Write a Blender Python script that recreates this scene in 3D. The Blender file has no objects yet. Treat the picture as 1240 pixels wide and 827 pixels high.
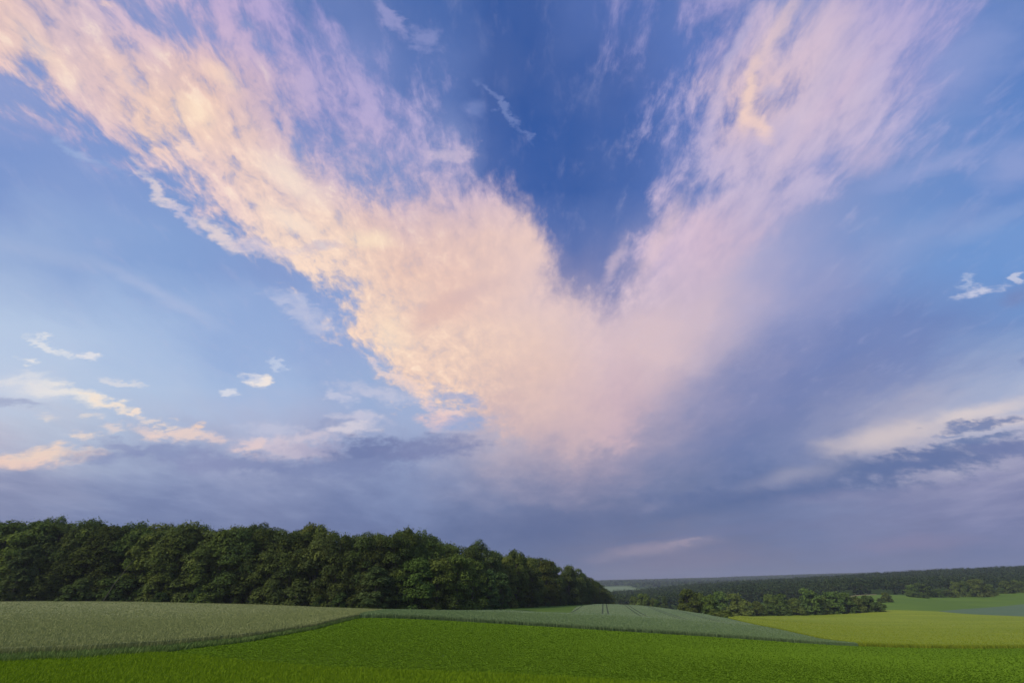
import bpy, math, random
import numpy as np
from mathutils import Vector

random.seed(7)
RNG = np.random.default_rng(11)
PI = math.pi
scene = bpy.context.scene
COL = scene.collection

# ------------------------------------------------------------------ survey
# bearings of things are noted as positions on a 1240 x 827 plate taken with a
# 16 mm lens tilted up by PITCH; ray() turns one into a world direction
FPX = 551.0
PITCH = math.radians(28.7)
CP, SP = math.cos(PITCH), math.sin(PITCH)
EYE = 3.2

def ray(px, py):
    x = px - 620.0
    u = -(py - 413.5)
    return (x, FPX * CP - u * SP, u * CP + FPX * SP)

def at(px, py, Y):
    r = ray(px, py)
    t = Y / r[1]
    return (r[0] * t, Y, EYE + r[2] * t)

def slope(py):
    r = ray(620, py)
    return r[2] / r[1]

def lin(c):
    out = []
    for v in c:
        v = v / 255.0
        out.append(v / 12.92 if v <= 0.04045 else ((v + 0.055) / 1.055) ** 2.4)
    return out

# ------------------------------------------------------------------ node helper
class NT:
    def __init__(self, tree):
        self.t = tree
        self.n = tree.nodes
        self.l = tree.links

    def put(self, sock, v):
        if isinstance(v, bpy.types.NodeSocket):
            self.l.new(v, sock)
        elif v is not None:
            sock.default_value = v

    def math(self, op, a, b=None, c=None, clamp=False):
        n = self.n.new('ShaderNodeMath'); n.operation = op; n.use_clamp = clamp
        self.put(n.inputs[0], a)
        if b is not None: self.put(n.inputs[1], b)
        if c is not None: self.put(n.inputs[2], c)
        return n.outputs[0]

    def vmath(self, op, a, b=None, scale=None, val=False):
        n = self.n.new('ShaderNodeVectorMath'); n.operation = op
        self.put(n.inputs[0], a)
        if b is not None: self.put(n.inputs[1], b)
        if scale is not None: self.put(n.inputs[3], scale)
        return n.outputs[1] if val else n.outputs[0]

    def mix(self, f, a, b, blend='MIX'):
        n = self.n.new('ShaderNodeMix'); n.data_type = 'RGBA'; n.blend_type = blend
        self.put(n.inputs[0], f); self.put(n.inputs[6], a); self.put(n.inputs[7], b)
        return n.outputs[2]

    def fmix(self, f, a, b):
        n = self.n.new('ShaderNodeMix'); n.data_type = 'FLOAT'
        self.put(n.inputs[0], f); self.put(n.inputs[2], a); self.put(n.inputs[3], b)
        return n.outputs[0]

    def mr(self, v, a, b, c=0.0, d=1.0, kind='SMOOTHSTEP'):
        n = self.n.new('ShaderNodeMapRange'); n.interpolation_type = kind
        self.put(n.inputs[0], v); self.put(n.inputs[1], a); self.put(n.inputs[2], b)
        self.put(n.inputs[3], c); self.put(n.inputs[4], d)
        return n.outputs[0]

    def noise(self, vec, scale, detail=4, rough=0.55, dist=0.0, col=False):
        n = self.n.new('ShaderNodeTexNoise')
        self.put(n.inputs['Vector'], vec)
        n.inputs['Scale'].default_value = scale
        n.inputs['Detail'].default_value = detail
        n.inputs['Roughness'].default_value = rough
        n.inputs['Distortion'].default_value = dist
        if col:                                     # three independent channels as a vector
            q = self.n.new('ShaderNodeSeparateColor'); self.l.new(n.outputs[1], q.inputs[0])
            return self.comb(q.outputs[0], q.outputs[1], q.outputs[2])
        return n.outputs[0]

    def comb(self, x, y, z):
        n = self.n.new('ShaderNodeCombineXYZ')
        self.put(n.inputs[0], x); self.put(n.inputs[1], y); self.put(n.inputs[2], z)
        return n.outputs[0]

    def sep(self, v):
        n = self.n.new('ShaderNodeSeparateXYZ'); self.put(n.inputs[0], v)
        return n.outputs

    def mapping(self, v, loc=(0, 0, 0), rot=(0, 0, 0), scale=(1, 1, 1), kind='POINT'):
        n = self.n.new('ShaderNodeMapping'); n.vector_type = kind
        self.put(n.inputs[0], v)
        n.inputs[1].default_value = loc; n.inputs[2].default_value = rot; n.inputs[3].default_value = scale
        return n.outputs[0]

# ------------------------------------------------------------------ sky
SUN_EL, SUN_AZ = math.radians(40), math.radians(232)     # soft light from behind and left

BASE = [  # clear air, veils and rain curtain
 (850,350,210,188,203),(900,400,183,174,200),(950,350,158,162,203),(800,400,222,196,200),(700,430,234,203,197),(640,450,240,205,190),(750,480,212,183,190),(650,510,225,195,190),(850,470,165,158,188),(800,330,214,192,206),(930,300,165,167,207),(600,400,246,210,188),(722,338,66,100,170),(690,405,222,198,204),(635,350,225,198,198),(560,420,248,213,188),
 (1010,540,165,168,197),(1050,527,205,198,208),(1100,525,224,209,205),(1092,500,138,150,191),(1100,465,104,124,179),(1050,495,108,126,177),(1000,510,104,122,173),(1150,450,110,134,188),(1170,470,128,152,200),(1040,440,104,126,181),(950,430,122,136,186),(1150,510,216,207,208),(1200,490,188,197,215),(1240,497,214,205,210),(1140,484,145,164,207),(1000,562,125,138,180),
 (1100,590,140,145,184),(1180,580,148,150,190),(1000,592,118,131,172),(940,560,104,123,172),
 (0,0,120,140,195),(200,0,135,148,200),(400,0,98,124,185),(500,0,70,105,172),(620,0,46,86,157),(750,0,78,108,176),(850,0,85,115,182),(1000,0,118,140,200),(1150,0,105,135,198),(1240,0,88,125,190),
 (0,100,138,155,206),(100,110,125,148,205),(250,100,135,150,205),(400,100,118,137,196),(500,100,85,115,180),(640,100,45,85,156),(720,100,60,95,165),(850,100,85,115,185),(900,100,88,120,190),(1100,100,122,140,200),(1240,100,88,128,195),
 (0,200,120,148,205),(100,200,124,152,208),(250,200,125,150,205),(500,200,128,145,198),(620,200,56,93,164),(720,200,47,88,159),(800,200,88,117,184),(900,200,108,130,190),(1050,200,122,145,200),(1150,200,98,138,200),(1240,200,105,140,202),
 (0,300,154,177,217),(100,300,138,166,214),(200,300,130,160,211),(350,300,132,155,206),(668,300,84,112,178),(720,300,52,92,160),(760,300,88,120,185),(1000,300,132,150,200),(1100,300,112,148,205),(1240,300,108,150,210),
 (0,400,184,203,230),(150,400,168,191,226),(300,400,147,173,218),(400,400,142,165,213),(500,400,150,170,215),(1000,400,118,137,190),(1100,410,105,131,189),(1240,400,112,145,200),
 (0,470,190,206,230),(150,470,180,200,228),(300,470,162,187,224),(450,470,150,175,215),(570,470,150,175,218),(900,470,130,140,183),(950,470,113,128,179),(1000,470,103,121,176),(1070,460,105,125,180),(1240,470,150,178,218),
 (0,530,208,203,215),(100,530,188,202,222),(200,530,182,194,220),(300,530,186,190,215),(400,530,170,178,210),(500,530,160,175,210),(600,530,190,180,195),(700,530,190,172,188),(800,530,150,148,180),(900,530,100,117,168),(960,520,104,121,170),(1150,545,185,180,202),(1240,530,175,172,202),
 (0,575,150,155,190),(100,570,130,142,182),(200,570,135,148,188),(300,575,136,148,187),(400,585,126,140,180),(500,585,122,138,180),(600,570,150,150,180),(700,570,158,149,175),(800,570,120,130,170),(900,570,100,120,165),(1000,570,100,122,165),(1100,570,115,128,172),(1240,570,125,130,172),
 (0,610,123,134,172),(200,610,108,125,170),(400,610,105,122,168),(600,610,100,120,165),(700,610,100,118,160),(800,610,92,112,155),(900,610,100,115,158),(1000,610,110,120,162),(1100,610,115,122,165),(1240,610,118,125,168),
 (0,650,110,122,162),(200,650,102,116,158),(400,650,95,110,155),(600,650,85,103,148),(700,650,88,103,145),(800,650,95,108,148),(900,650,100,112,152),(1100,650,112,118,158),(1240,650,108,118,162),
 (0,700,100,112,150),(400,690,95,108,150),(650,690,95,105,145),(740,695,112,113,145),(800,690,122,119,148),(900,690,115,118,150),(1100,690,108,115,152),(1240,690,102,115,160)]
CLOUD = [
 (200,25,192,172,206),(255,50,205,182,206),(330,45,165,157,206),(120,25,206,186,206),(60,40,228,203,200),(400,150,172,162,206),(350,120,190,172,206),(450,210,196,180,208),(520,255,215,192,200),(40,125,215,190,205),(110,150,192,176,210),(420,190,190,175,207),(300,215,250,215,195),(250,240,225,200,208),
 (0,30,240,205,190),(60,80,245,210,188),(150,100,238,205,192),(200,130,250,215,185),(270,100,246,207,186),(300,170,252,217,190),(350,250,255,226,200),(400,300,255,225,200),(450,260,246,207,182),(500,290,247,208,180),(550,330,245,206,186),(470,400,252,220,194),(530,450,251,216,190),(600,300,242,209,192),(650,350,238,208,199),(620,400,249,215,190),(650,450,240,205,185),(640,520,226,195,186),(700,400,232,206,202),(750,450,226,197,197),(800,500,195,170,185),(850,420,206,186,196),(800,350,220,198,205),(780,300,206,188,212),(850,300,220,192,203),(900,350,200,184,203),(950,300,190,180,206),(920,120,244,208,192),(950,60,212,192,206),(1000,150,198,186,212),(1050,80,198,186,212),(900,200,202,188,210),(860,150,178,172,212),(1000,250,186,180,211),(850,50,165,160,206),(440,130,168,163,206),(500,190,188,178,212),(380,100,176,168,206),(550,240,205,184,205),(1120,60,180,170,210),(1100,200,170,170,210),(640,560,190,172,182),(720,500,222,192,190),(0,200,165,165,210),(1240,200,160,168,212)]
# covers: polygon, soft edge in plate pixels, density, texture strength
COVER = [
 ([(-120,-60),(60,-60),(130,15),(200,62),(280,58),(330,92),(372,165),(432,232),(515,240),(600,222),(648,262),(690,345),(728,388),(755,410),(800,470),(780,530),(690,560),(620,545),(575,505),(500,480),(450,430),(400,345),(330,310),(270,265),(215,200),(160,150),(90,120),(0,70),(-120,20)], 26, 0.88, 1.0),
 ([(90,-40),(330,-40),(420,40),(520,110),(600,190),(640,260),(560,300),(420,230),(300,140),(180,60)], 60, 0.60, 0.8),
 ([(-60,60),(60,110),(170,170),(250,215),(200,235),(80,200),(-60,130)], 50, 0.50, 0.3),
 ([(950,-60),(1180,-60),(1120,60),(1060,160),(1000,240),(930,300),(840,380),(740,400),(700,390),(734,375),(758,325),(775,290),(815,240),(880,210),(904,150),(912,90)], 24, 0.80, 0.75),
 ([(950,-60),(1260,-60),(1200,60),(1130,170),(1020,260),(900,320),(760,380)], 80, 0.54, 0.5),
 ([(790,-60),(935,-60),(905,60),(900,190),(850,260),(790,270),(765,240),(810,120)], 45, 0.62, 1.0),
 ([(680,-60),(820,-60),(830,100),(790,240),(730,130)], 60, 0.47, 0.7),
 ([(1040,20),(1260,140),(1260,240),(1150,250),(1050,260)], 70, 0.38, 0.6),
 ([(320,345),(380,345),(430,420),(380,420)], 30, 0.42, 0.8),
 ([(440,0),(520,0),(600,130),(640,170),(600,160),(500,70)], 30, 0.36, 0.8),
]

TEXTURE = [(0,50,1),(120,80,1),(220,120,.95),(300,170,.9),(450,180,.75),(560,230,.5),(500,300,.4),(600,380,.16),(700,450,.1),(450,350,.6),(400,320,.85),(520,460,.8),(560,490,.8),(470,410,.7),
 (800,300,.5),(760,330,.6),(850,250,.5),(840,120,.8),(900,60,.6),(1000,150,.55),(1000,50,.6),(1100,150,.5),(1150,220,.4),(900,350,.15),(850,430,.08),(1000,450,.05),(1100,420,.05),(1200,350,.15),(620,520,.15),(800,520,.12),(0,200,.3),(100,300,.15),(300,400,.2),(700,150,.45),(640,60,.35),(500,60,.6),(0,560,.3),(300,570,.3),(600,600,.1),(900,600,.2),(1200,600,.3),(300,660,.1),(900,680,.2)]

def smooth01(t):
    t = np.clip(t, 0, 1); return t * t * (3 - 2 * t)

def poly_sd(P, poly):
    poly = np.array(poly, float)
    d = np.full(len(P), 1e9); inside = np.zeros(len(P), bool)
    for i in range(len(poly)):
        a, b = poly[i], poly[(i + 1) % len(poly)]
        ab = b - a
        t = np.clip(((P - a) @ ab) / (ab @ ab), 0, 1)
        d = np.minimum(d, np.linalg.norm(P - (a + t[:, None] * ab), axis=1))
        c = ((a[1] > P[:, 1]) != (b[1] > P[:, 1]))
        xi = a[0] + (P[:, 1] - a[1]) / (b[1] - a[1] + 1e-9) * (b[0] - a[0])
        inside ^= c & (P[:, 0] < xi)
    return np.where(inside, d, -d)

def scatter_interp(P, pts, sig):
    pts = np.array(pts, float)
    cols = np.array([lin(c) for c in pts[:, 2:5]])
    q = (P[:, None, :] - pts[None, :, :2]); q[:, :, 1] *= 1.35
    d2 = (q ** 2).sum(2)
    d2 -= d2.min(axis=1, keepdims=True) * 0.92
    w = np.exp(-d2 / (2 * sig * sig))
    return (w @ cols) / w.sum(1, keepdims=True)

CH = math.radians(30)                      # the chart is centred 30 degrees up, due north
def chart(px, py):
    x, y, z = ray(px, py); L = math.sqrt(x*x + y*y + z*z); x, y, z = x/L, y/L, z/L
    k = 1.0 / (1.0 + y * math.cos(CH) + z * math.sin(CH))
    return x * k, (-y * math.sin(CH) + z * math.cos(CH)) * k

def unchart(U, V):
    r2 = U * U + V * V
    f = (1 - r2) / (1 + r2); x = 2 * U / (1 + r2); u = 2 * V / (1 + r2)
    y = f * math.cos(CH) - u * math.sin(CH); z = f * math.sin(CH) + u * math.cos(CH)
    fw = y * CP + z * SP; up = -y * SP + z * CP
    fw = np.maximum(fw, 0.15)
    return np.stack([620 + FPX * x / fw, 413.5 - FPX * up / fw], -1)

def build_world():
    NC, NR = 32, 27
    us = np.linspace(-0.68, 0.68, NC); vs = np.linspace(-0.31, 0.44, NR)
    GU, GV = np.meshgrid(us, vs)
    P = unchart(GU.ravel(), GV.ravel())
    Bc = scatter_interp(P, BASE, 42.0)
    Cc = scatter_interp(P, CLOUD, 42.0)
    S = np.zeros(len(P))
    for poly, e, dens, tex in COVER:
        sd = poly_sd(P, poly)
        m = smooth01(0.5 + sd / (2 * e)) * dens
        S = np.maximum(S, m)
    ap = np.array(TEXTURE, float); q2 = ((P[:, None, :] - ap[None, :, :2]) ** 2).sum(2); q2 -= q2.min(axis=1, keepdims=True) * .9
    ww = np.exp(-q2 / (2 * 50.0 ** 2)); A = (ww @ ap[:, 2]) / ww.sum(1)
    Bc = Bc.reshape(NR, NC, 3); Cc = Cc.reshape(NR, NC, 3); S = S.reshape(NR, NC); A = A.reshape(NR, NC)

    def ramp_row(rgb, al):                          # one chart row as a colour ramp in a small group of its own
        g = bpy.data.node_groups.new('sky_row', 'ShaderNodeTree')
        g.interface.new_socket('x', in_out='INPUT', socket_type='NodeSocketFloat')
        g.interface.new_socket('colour', in_out='OUTPUT', socket_type='NodeSocketColor')
        g.interface.new_socket('alpha', in_out='OUTPUT', socket_type='NodeSocketFloat')
        r = g.nodes.new('ShaderNodeValToRGB'); cr = r.color_ramp; cr.interpolation = 'LINEAR'
        for j in range(NC - 2): cr.elements.new((j + 1) / (NC - 1))
        for j in range(NC):
            cr.elements[j].color = (*[float(v) for v in rgb[j]], float(al[j]))
        gi = g.nodes.new('NodeGroupInput'); go = g.nodes.new('NodeGroupOutput')
        g.links.new(gi.outputs[0], r.inputs[0]); g.links.new(r.outputs[0], go.inputs[0]); g.links.new(r.outputs[1], go.inputs[1])
        return g

    GB = [ramp_row(Bc[i], A[i]) for i in range(NR)]
    GC = [ramp_row(Cc[i], S[i]) for i in range(NR)]
    w = bpy.data.worlds.new("World"); scene.world = w; w.use_nodes = True
    T = NT(w.node_tree)
    for n in list(T.n): T.n.remove(n)
    out = T.n.new('ShaderNodeOutputWorld')
    tc = T.n.new('ShaderNodeTexCoord')
    D = T.vmath('NORMALIZE', tc.outputs['Generated'])
    dx, dy, dz = T.sep(D)
    fd = T.vmath('DOT_PRODUCT', D, (0, math.cos(CH), math.sin(CH)), val=True)
    ud = T.vmath('DOT_PRODUCT', D, (0, -math.sin(CH), math.cos(CH)), val=True)
    k = T.math('DIVIDE', 1.0, T.math('ADD', fd, 1.0001))
    U0 = T.math('MULTIPLY', dx, k); V0 = T.math('MULTIPLY', ud, k)
    # cloud deck coordinates: flat layer overhead, streaks run towards the north
    h = T.math('DIVIDE', 1.0, T.math('ADD', T.math('MAXIMUM', dz, 0.0), 0.13))
    deck = T.comb(T.math('MULTIPLY', dx, h), T.math('MULTIPLY', dy, h), 0.0)
    # chart coordinates stirred by noise on the deck
    wn = T.noise(T.mapping(deck, scale=(1, 0.6, 1)), 4.0, 5, 0.6, col=True)
    wv = T.vmath('SUBTRACT', wn, (0.5, 0.5, 0.5))
    UV = T.comb(U0, V0, 0.0)
    W = T.vmath('ADD', UV, T.vmath('MULTIPLY', wv, (0.085, 0.075, 0.0)))
    su, sv, _ = T.sep(W)
    U1 = T.mr(su, -0.68, 0.68, 0, 1, 'LINEAR')
    # fine structure
    fib = T.noise(T.mapping(deck, rot=(0, 0, math.radians(-4)), scale=(1, 0.46, 1)), 19.0, 9, 0.66, 0.25)
    puf = T.noise(T.mapping(T.vmath('ADD', deck, T.vmath('SCALE', wv, scale=0.12)), rot=(0, 0, math.radians(10)), scale=(1, 0.55, 1)), 24.0, 9, 0.63, 0.15)
    soft = T.noise(T.mapping(UV, loc=(3, 1, 0)), 9.0, 5, 0.55)

    def lattice(groups):
        cc = ca = None
        for i in range(NR):
            r = T.n.new('ShaderNodeGroup'); r.node_tree = groups[i]
            T.l.new(U1, r.inputs[0])
            if cc is None:
                cc, ca = r.outputs[0], r.outputs[1]
            else:
                cc = T.mix(FR[i], cc, r.outputs[0]); ca = T.fmix(FR[i], ca, r.outputs[1])
        return cc, ca
    FR = [None] + [T.mr(sv, float(vs[i-1]), float(vs[i]), 0, 1, 'LINEAR') for i in range(1, NR)]
    base, amp = lattice(GB)
    cloud, cov = lattice(GC)

    # wisps of thin veil over the blue
    veil = T.mr(fib, 0.50, 0.80)
    high = T.mr(dz, 0.05, 0.45)
    base = T.mix(T.math('MULTIPLY', T.math('MULTIPLY', veil, high), 0.16), base, (*lin((200, 195, 222)), 1))
    base = T.mix(T.math('MULTIPLY', T.mr(soft, 0.35, 0.7), 0.03), base, (*lin((235, 225, 235)), 1))

    # main cloud: ragged cover and modelled tones
    nn = T.fmix(T.mr(U0, -0.05, 0.12), puf, fib)
    mid = T.noise(T.mapping(deck, loc=(5, 2, 0), scale=(1, 0.55, 1)), 7.0, 5, 0.6)
    nn = T.fmix(0.3, nn, mid)
    tex = T.math('MULTIPLY', T.math('SUBTRACT', nn, 0.5), T.math('ADD', T.math('MULTIPLY', amp, 2.8), 0.15))
    c1 = T.mr(T.math('ADD', cov, tex), 0.26, 0.84)
    lo = T.mix(1.0, cloud, (0.72, 0.76, 0.93, 1), 'MULTIPLY')
    hi = T.mix(1.0, cloud, (1.07, 1.06, 1.07, 1), 'MULTIPLY')
    tone = T.mr(T.math('ADD', T.math('MULTIPLY', T.math('SUBTRACT', nn, 0.5), T.math('ADD', T.math('MULTIPLY', amp, 2.0), 0.10)), 0.5), 0.15, 0.85)
    ccol = T.mix(tone, lo, hi)
    glint = T.math('MULTIPLY', T.math('MULTIPLY', T.mr(nn, 0.53, 0.68), T.math('MULTIPLY', amp, T.mr(cov, 0.62, 0.85))), T.mr(U0, 0.05, -0.12))
    ccol = T.mix(T.math('MULTIPLY', glint, 0.6), ccol, (*lin((255, 240, 218)), 1))
    col = T.mix(c1, base, ccol)

    # single clouds: centre x, y, half sizes, tilt (deg), colour, strength, edge softness
    ONE = [
     (936,48,60,8,-58,(232,204,204),0.6,0.9),(907,112,42,7,-82,(248,214,198),0.8,0.85),(919,152,24,9,52,(246,212,198),0.7,0.9),(985,60,60,12,-48,(222,196,210),0.35,0.95),(1020,110,70,10,-50,(214,190,212),0.4,0.95),(950,190,60,10,-55,(218,196,212),0.35,0.95),(890,60,50,6,-65,(190,182,214),0.5,0.9),(862,150,60,7,-72,(196,184,214),0.5,0.9),(1050,190,34,18,-20,(208,188,212),0.4,0.95),(800,290,50,10,-60,(228,200,206),0.5,0.95),(745,318,30,7,-65,(222,198,210),0.5,0.9),(1000,195,18,10,-40,(130,148,205),0.45,0.9),(935,112,12,8,0,(150,158,208),0.4,0.9),(545,185,26,9,-8,(214,196,214),0.5,0.8),
     (235,135,26,13,40,(255,230,202),0.6,0.95),(350,218,44,13,36,(255,234,214),0.65,0.95),(352,268,34,10,28,(255,232,212),0.6,0.9),(450,290,24,10,0,(255,232,202),0.6,0.9),(270,95,26,9,40,(252,220,198),0.6,0.9),(60,70,50,10,48,(252,224,204),0.5,0.95),(150,95,46,9,48,(250,216,200),0.5,0.9),(475,405,30,20,60,(255,230,202),0.5,0.95),
     (80,474,60,7,12,(246,238,228),0.85,0.7),(135,489,38,5,20,(250,232,214),0.9,0.6),(30,470,45,14,5,(225,225,232),0.5,0.9),
     (25,436,12,4,18,(246,240,234),0.75,0.7),(55,416,22,4,28,(245,240,235),0.6,0.5),(97,430,12,4,12,(245,238,235),0.7,0.5),
     (321,461,12,6,-8,(252,238,226),0.95,0.6),(306,458,14,4,15,(235,230,232),0.6,0.5),(280,475,8,5,0,(235,232,236),0.7,0.5),(166,500,10,4,-10,(252,230,212),0.9,0.4),(336,440,9,4,60,(220,225,238),0.5,0.6),
     (97,527,14,4,5,(250,225,205),0.75,0.7),(222,527,28,7,3,(244,216,202),0.85,0.7),(180,522,26,6,10,(240,215,205),0.7,0.55),(205,516,10,4,0,(250,225,205),0.7,0.5),(240,519,14,4,0,(250,215,190),0.8,0.5),
     (308,541,14,7,-25,(246,214,200),0.75,0.7),(350,545,60,10,6,(225,205,212),0.6,0.8),(50,552,66,7,-6,(250,220,198),0.85,0.8),(15,560,50,7,0,(242,208,195),0.6,0.8),
     (188,230,34,6,48,(238,220,216),0.7,0.7),(222,262,22,5,42,(225,210,220),0.55,0.6),(272,284,30,9,35,(243,222,214),0.8,0.7),(320,302,40,6,15,(220,205,218),0.5,0.7),(232,182,18,8,30,(250,220,205),0.8,0.5),
     (200,360,70,7,28,(185,195,225),0.4,0.9),(60,310,120,8,12,(165,182,218),0.35,0.9),(375,385,32,13,35,(205,205,225),0.6,0.7),(350,362,30,7,15,(195,200,226),0.5,0.7),(100,190,36,6,24,(165,185,222),0.5,0.8),
     (612,135,42,4,50,(128,145,198),0.55,0.84),(575,132,12,9,20,(140,155,208),0.4,0.9),(472,18,30,7,55,(160,160,208),0.6,0.84),(515,45,20,10,20,(150,155,205),0.5,0.8),(130,8,10,5,20,(235,205,200),0.7,0.6),
     (455,475,40,8,12,(215,210,225),0.55,0.7),(432,506,30,6,5,(225,215,225),0.5,0.8),(430,520,28,7,0,(235,224,228),0.6,0.8),(535,510,22,9,-5,(240,205,200),0.8,0.6),(555,480,30,6,20,(130,162,214),0.7,0.7),(560,512,40,6,-5,(135,165,214),0.6,0.8),(330,520,30,8,0,(205,205,225),0.5,0.8),
     (495,468,34,7,28,(238,212,206),0.55,0.8),(548,503,16,4,10,(242,212,204),0.7,0.7),(452,437,12,4,45,(235,215,214),0.6,0.7),(470,452,16,5,35,(244,218,206),0.6,0.7),(520,492,18,4,15,(236,208,206),0.6,0.7),(258,536,20,5,5,(244,214,202),0.6,0.7),(132,520,14,4,-8,(246,222,208),0.6,0.7),(186,509,9,3,0,(248,226,210),0.6,0.7),(410,478,22,4,20,(215,212,228),0.5,0.8),(380,530,36,6,-3,(224,208,216),0.55,0.84),
     (445,552,40,12,-4,(104,119,165),0.8,0.6),(60,503,12,4,0,(245,228,214),0.5,0.7),(110,505,10,3,0,(248,230,214),0.5,0.7),(150,462,14,4,15,(240,232,228),0.5,0.75),(40,456,20,4,5,(235,232,232),0.45,0.8),
     (310,562,70,8,2,(124,136,179),0.75,0.8),(400,572,90,8,0,(122,135,178),0.7,0.84),(120,552,36,6,2,(136,147,188),0.7,0.75),
     (150,540,34,5,14,(140,150,190),0.75,0.6),(205,548,42,9,4,(132,144,186),0.8,0.6),(20,487,32,5,6,(150,160,196),0.7,0.7),(250,560,40,12,3,(140,148,188),0.7,0.7),(400,513,20,4,-5,(150,160,196),0.7,0.6),(380,545,40,6,0,(150,155,192),0.6,0.7),
     (445,548,50,15,-4,(110,124,170),0.95,0.6),(520,543,60,12,-5,(122,131,174),0.9,0.7),(430,562,60,10,0,(125,138,180),0.7,0.8),
     (535,372,50,17,-35,(222,187,180),0.75,0.9),(575,352,40,8,-20,(214,185,185),0.5,0.9),(385,300,26,7,-10,(160,165,205),0.5,0.7),(615,480,26,5,0,(215,185,182),0.4,0.9),
     (1183,352,22,5,-10,(215,215,232),0.8,0.6),(1168,343,10,4,-30,(190,200,226),0.6,0.7),(1236,341,9,4,-30,(215,215,230),0.7,0.6),(1232,360,20,10,-20,(120,130,178),0.5,0.9),(1238,437,10,3,-15,(120,138,188),0.6,0.7),
     (1175,75,80,34,-45,(150,163,212),0.5,0.95),(1110,290,80,16,-25,(150,165,210),0.4,0.95),(1200,270,60,9,-25,(148,168,214),0.4,0.95),(1010,592,110,8,-3,(92,111,158),0.8,0.75),(880,600,80,9,-4,(88,107,154),0.7,0.84),
     (1225,200,46,22,-22,(158,168,214),0.55,0.9),(1150,195,46,9,-22,(158,168,214),0.5,0.9),(1090,215,44,11,-20,(150,163,212),0.45,0.9),
     (1090,525,100,14,-12,(232,214,206),0.6,0.95),(1190,497,60,7,-14,(232,217,212),0.6,0.9),(1215,510,55,6,-5,(230,213,209),0.6,0.85),
     (1030,567,125,13,-4,(90,111,158),1.0,0.68),(1140,555,95,13,-9,(95,114,162),1.0,0.68),(960,582,90,11,0,(96,114,160),0.8,0.8),(1192,512,55,5,-8,(104,124,172),0.95,0.5),(1190,533,56,6,-9,(104,124,170),0.9,0.45),(1225,545,50,10,-6,(112,124,170),0.85,0.6),(1145,528,22,3,-12,(120,138,182),0.7,0.5),
     (1040,598,120,7,-4,(132,136,174),0.6,0.9),(960,575,60,10,-14,(196,190,205),0.35,0.95),(900,640,150,6,-6,(112,120,160),0.5,0.9),(880,612,90,8,-8,(86,106,152),0.6,0.9),
     (1110,657,70,8,-3,(132,128,164),0.7,0.9),(790,664,66,7,-8,(150,141,164),0.85,0.86),(830,657,26,3,-6,(165,152,172),0.6,0.7),(840,676,90,12,-4,(124,120,150),0.6,0.9),(650,640,130,18,-4,(84,101,147),0.6,0.95),
    ]
    n0 = T.math('MULTIPLY', T.math('SUBTRACT', T.noise(T.mapping(UV, scale=(1, 1.7, 1)), 30.0, 6, 0.6), 0.5), 1.1)
    n1 = T.math('MULTIPLY', T.math('SUBTRACT', T.noise(T.mapping(UV, scale=(1, 1.7, 1)), 60.0, 8, 0.64), 0.5), 2.3)
    n2 = T.noise(T.mapping(UV, scale=(1, 2.0, 1)), 30.0, 5, 0.62, col=True)
    W2 = T.vmath('ADD', T.comb(U0, V0, 1.0), T.vmath('MULTIPLY', T.vmath('SUBTRACT', n2, (0.5, 0.5, 0.5)), (0.055, 0.028, 0)))
    W3 = T.vmath('ADD', T.comb(U0, V0, 1.0), T.vmath('MULTIPLY', T.vmath('SUBTRACT', n2, (0.5, 0.5, 0.5)), (0.018, 0.012, 0)))
    VS = chart(620, 325)[1]
    ell = []
    for (cx, cy, rx, ry, tilt, rgb, st, sf) in ONE:
        if sf < 0.72: sf, st = min(0.84, sf + 0.17), st * 0.92
        u, v = chart(cx, cy)
        ex = chart(cx + 8 * math.cos(math.radians(tilt)), cy + 8 * math.sin(math.radians(tilt)))
        ey = chart(cx - 8 * math.sin(math.radians(tilt)), cy + 8 * math.cos(math.radians(tilt)))
        lx = math.hypot(ex[0] - u, ex[1] - v) / 8; ly = math.hypot(ey[0] - u, ey[1] - v) / 8
        ang = math.atan2(ex[1] - v, ex[0] - u)
        sx, sy = rx * lx * 1.1, ry * ly * 1.25
        reach = 1.9 + sf * 0.5
        ru = reach * math.hypot(sx * math.cos(ang), sy * math.sin(ang)) + 0.02
        rv = reach * math.hypot(sx * math.sin(ang), sy * math.cos(ang)) + 0.012
        ell.append((u, v, ru, rv, sx, sy, ang, rgb, st, sf))

    def single_clouds(col, test):
        for (u, v, ru, rv, sx, sy, ang, rgb, st, sf) in ell:
            if not test(u, v, ru, rv): continue
            Wk = T.n.new('ShaderNodeVectorMath'); Wk.operation = 'MULTIPLY_ADD'      # keeps the layers evaluated one after another
            T.l.new(col, Wk.inputs[0]); Wk.inputs[1].default_value = (1e-7, 1e-7, 1e-7); T.l.new(W3 if sf >= 0.85 else W2, Wk.inputs[2])
            ca_, sa_ = math.cos(ang), math.sin(ang)
            qx = T.vmath('DOT_PRODUCT', Wk.outputs[0], (ca_ / sx, sa_ / sx, -(u * ca_ + v * sa_) / sx), val=True)
            qy = T.vmath('DOT_PRODUCT', Wk.outputs[0], (-sa_ / sy, ca_ / sy, (u * sa_ - v * ca_) / sy), val=True)
            r = T.math('ADD', T.math('SQRT', T.math('MULTIPLY_ADD', qx, qx, T.math('MULTIPLY', qy, qy))), n0 if sf >= 0.85 else n1)
            m = T.mr(r, 1.0 + sf * 0.5, 1.0 - sf, 0.0, st)
            col = T.mix(m, col, (*lin(rgb), 1))
        n = T.n.new('ShaderNodeBackground'); T.l.new(col, n.inputs[0])
        return n.outputs[0]

    def choose(f, a, b):
        n = T.n.new('ShaderNodeMixShader'); T.l.new(f, n.inputs[0]); T.l.new(a, n.inputs[1]); T.l.new(b, n.inputs[2])
        return n.outputs[0]

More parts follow.
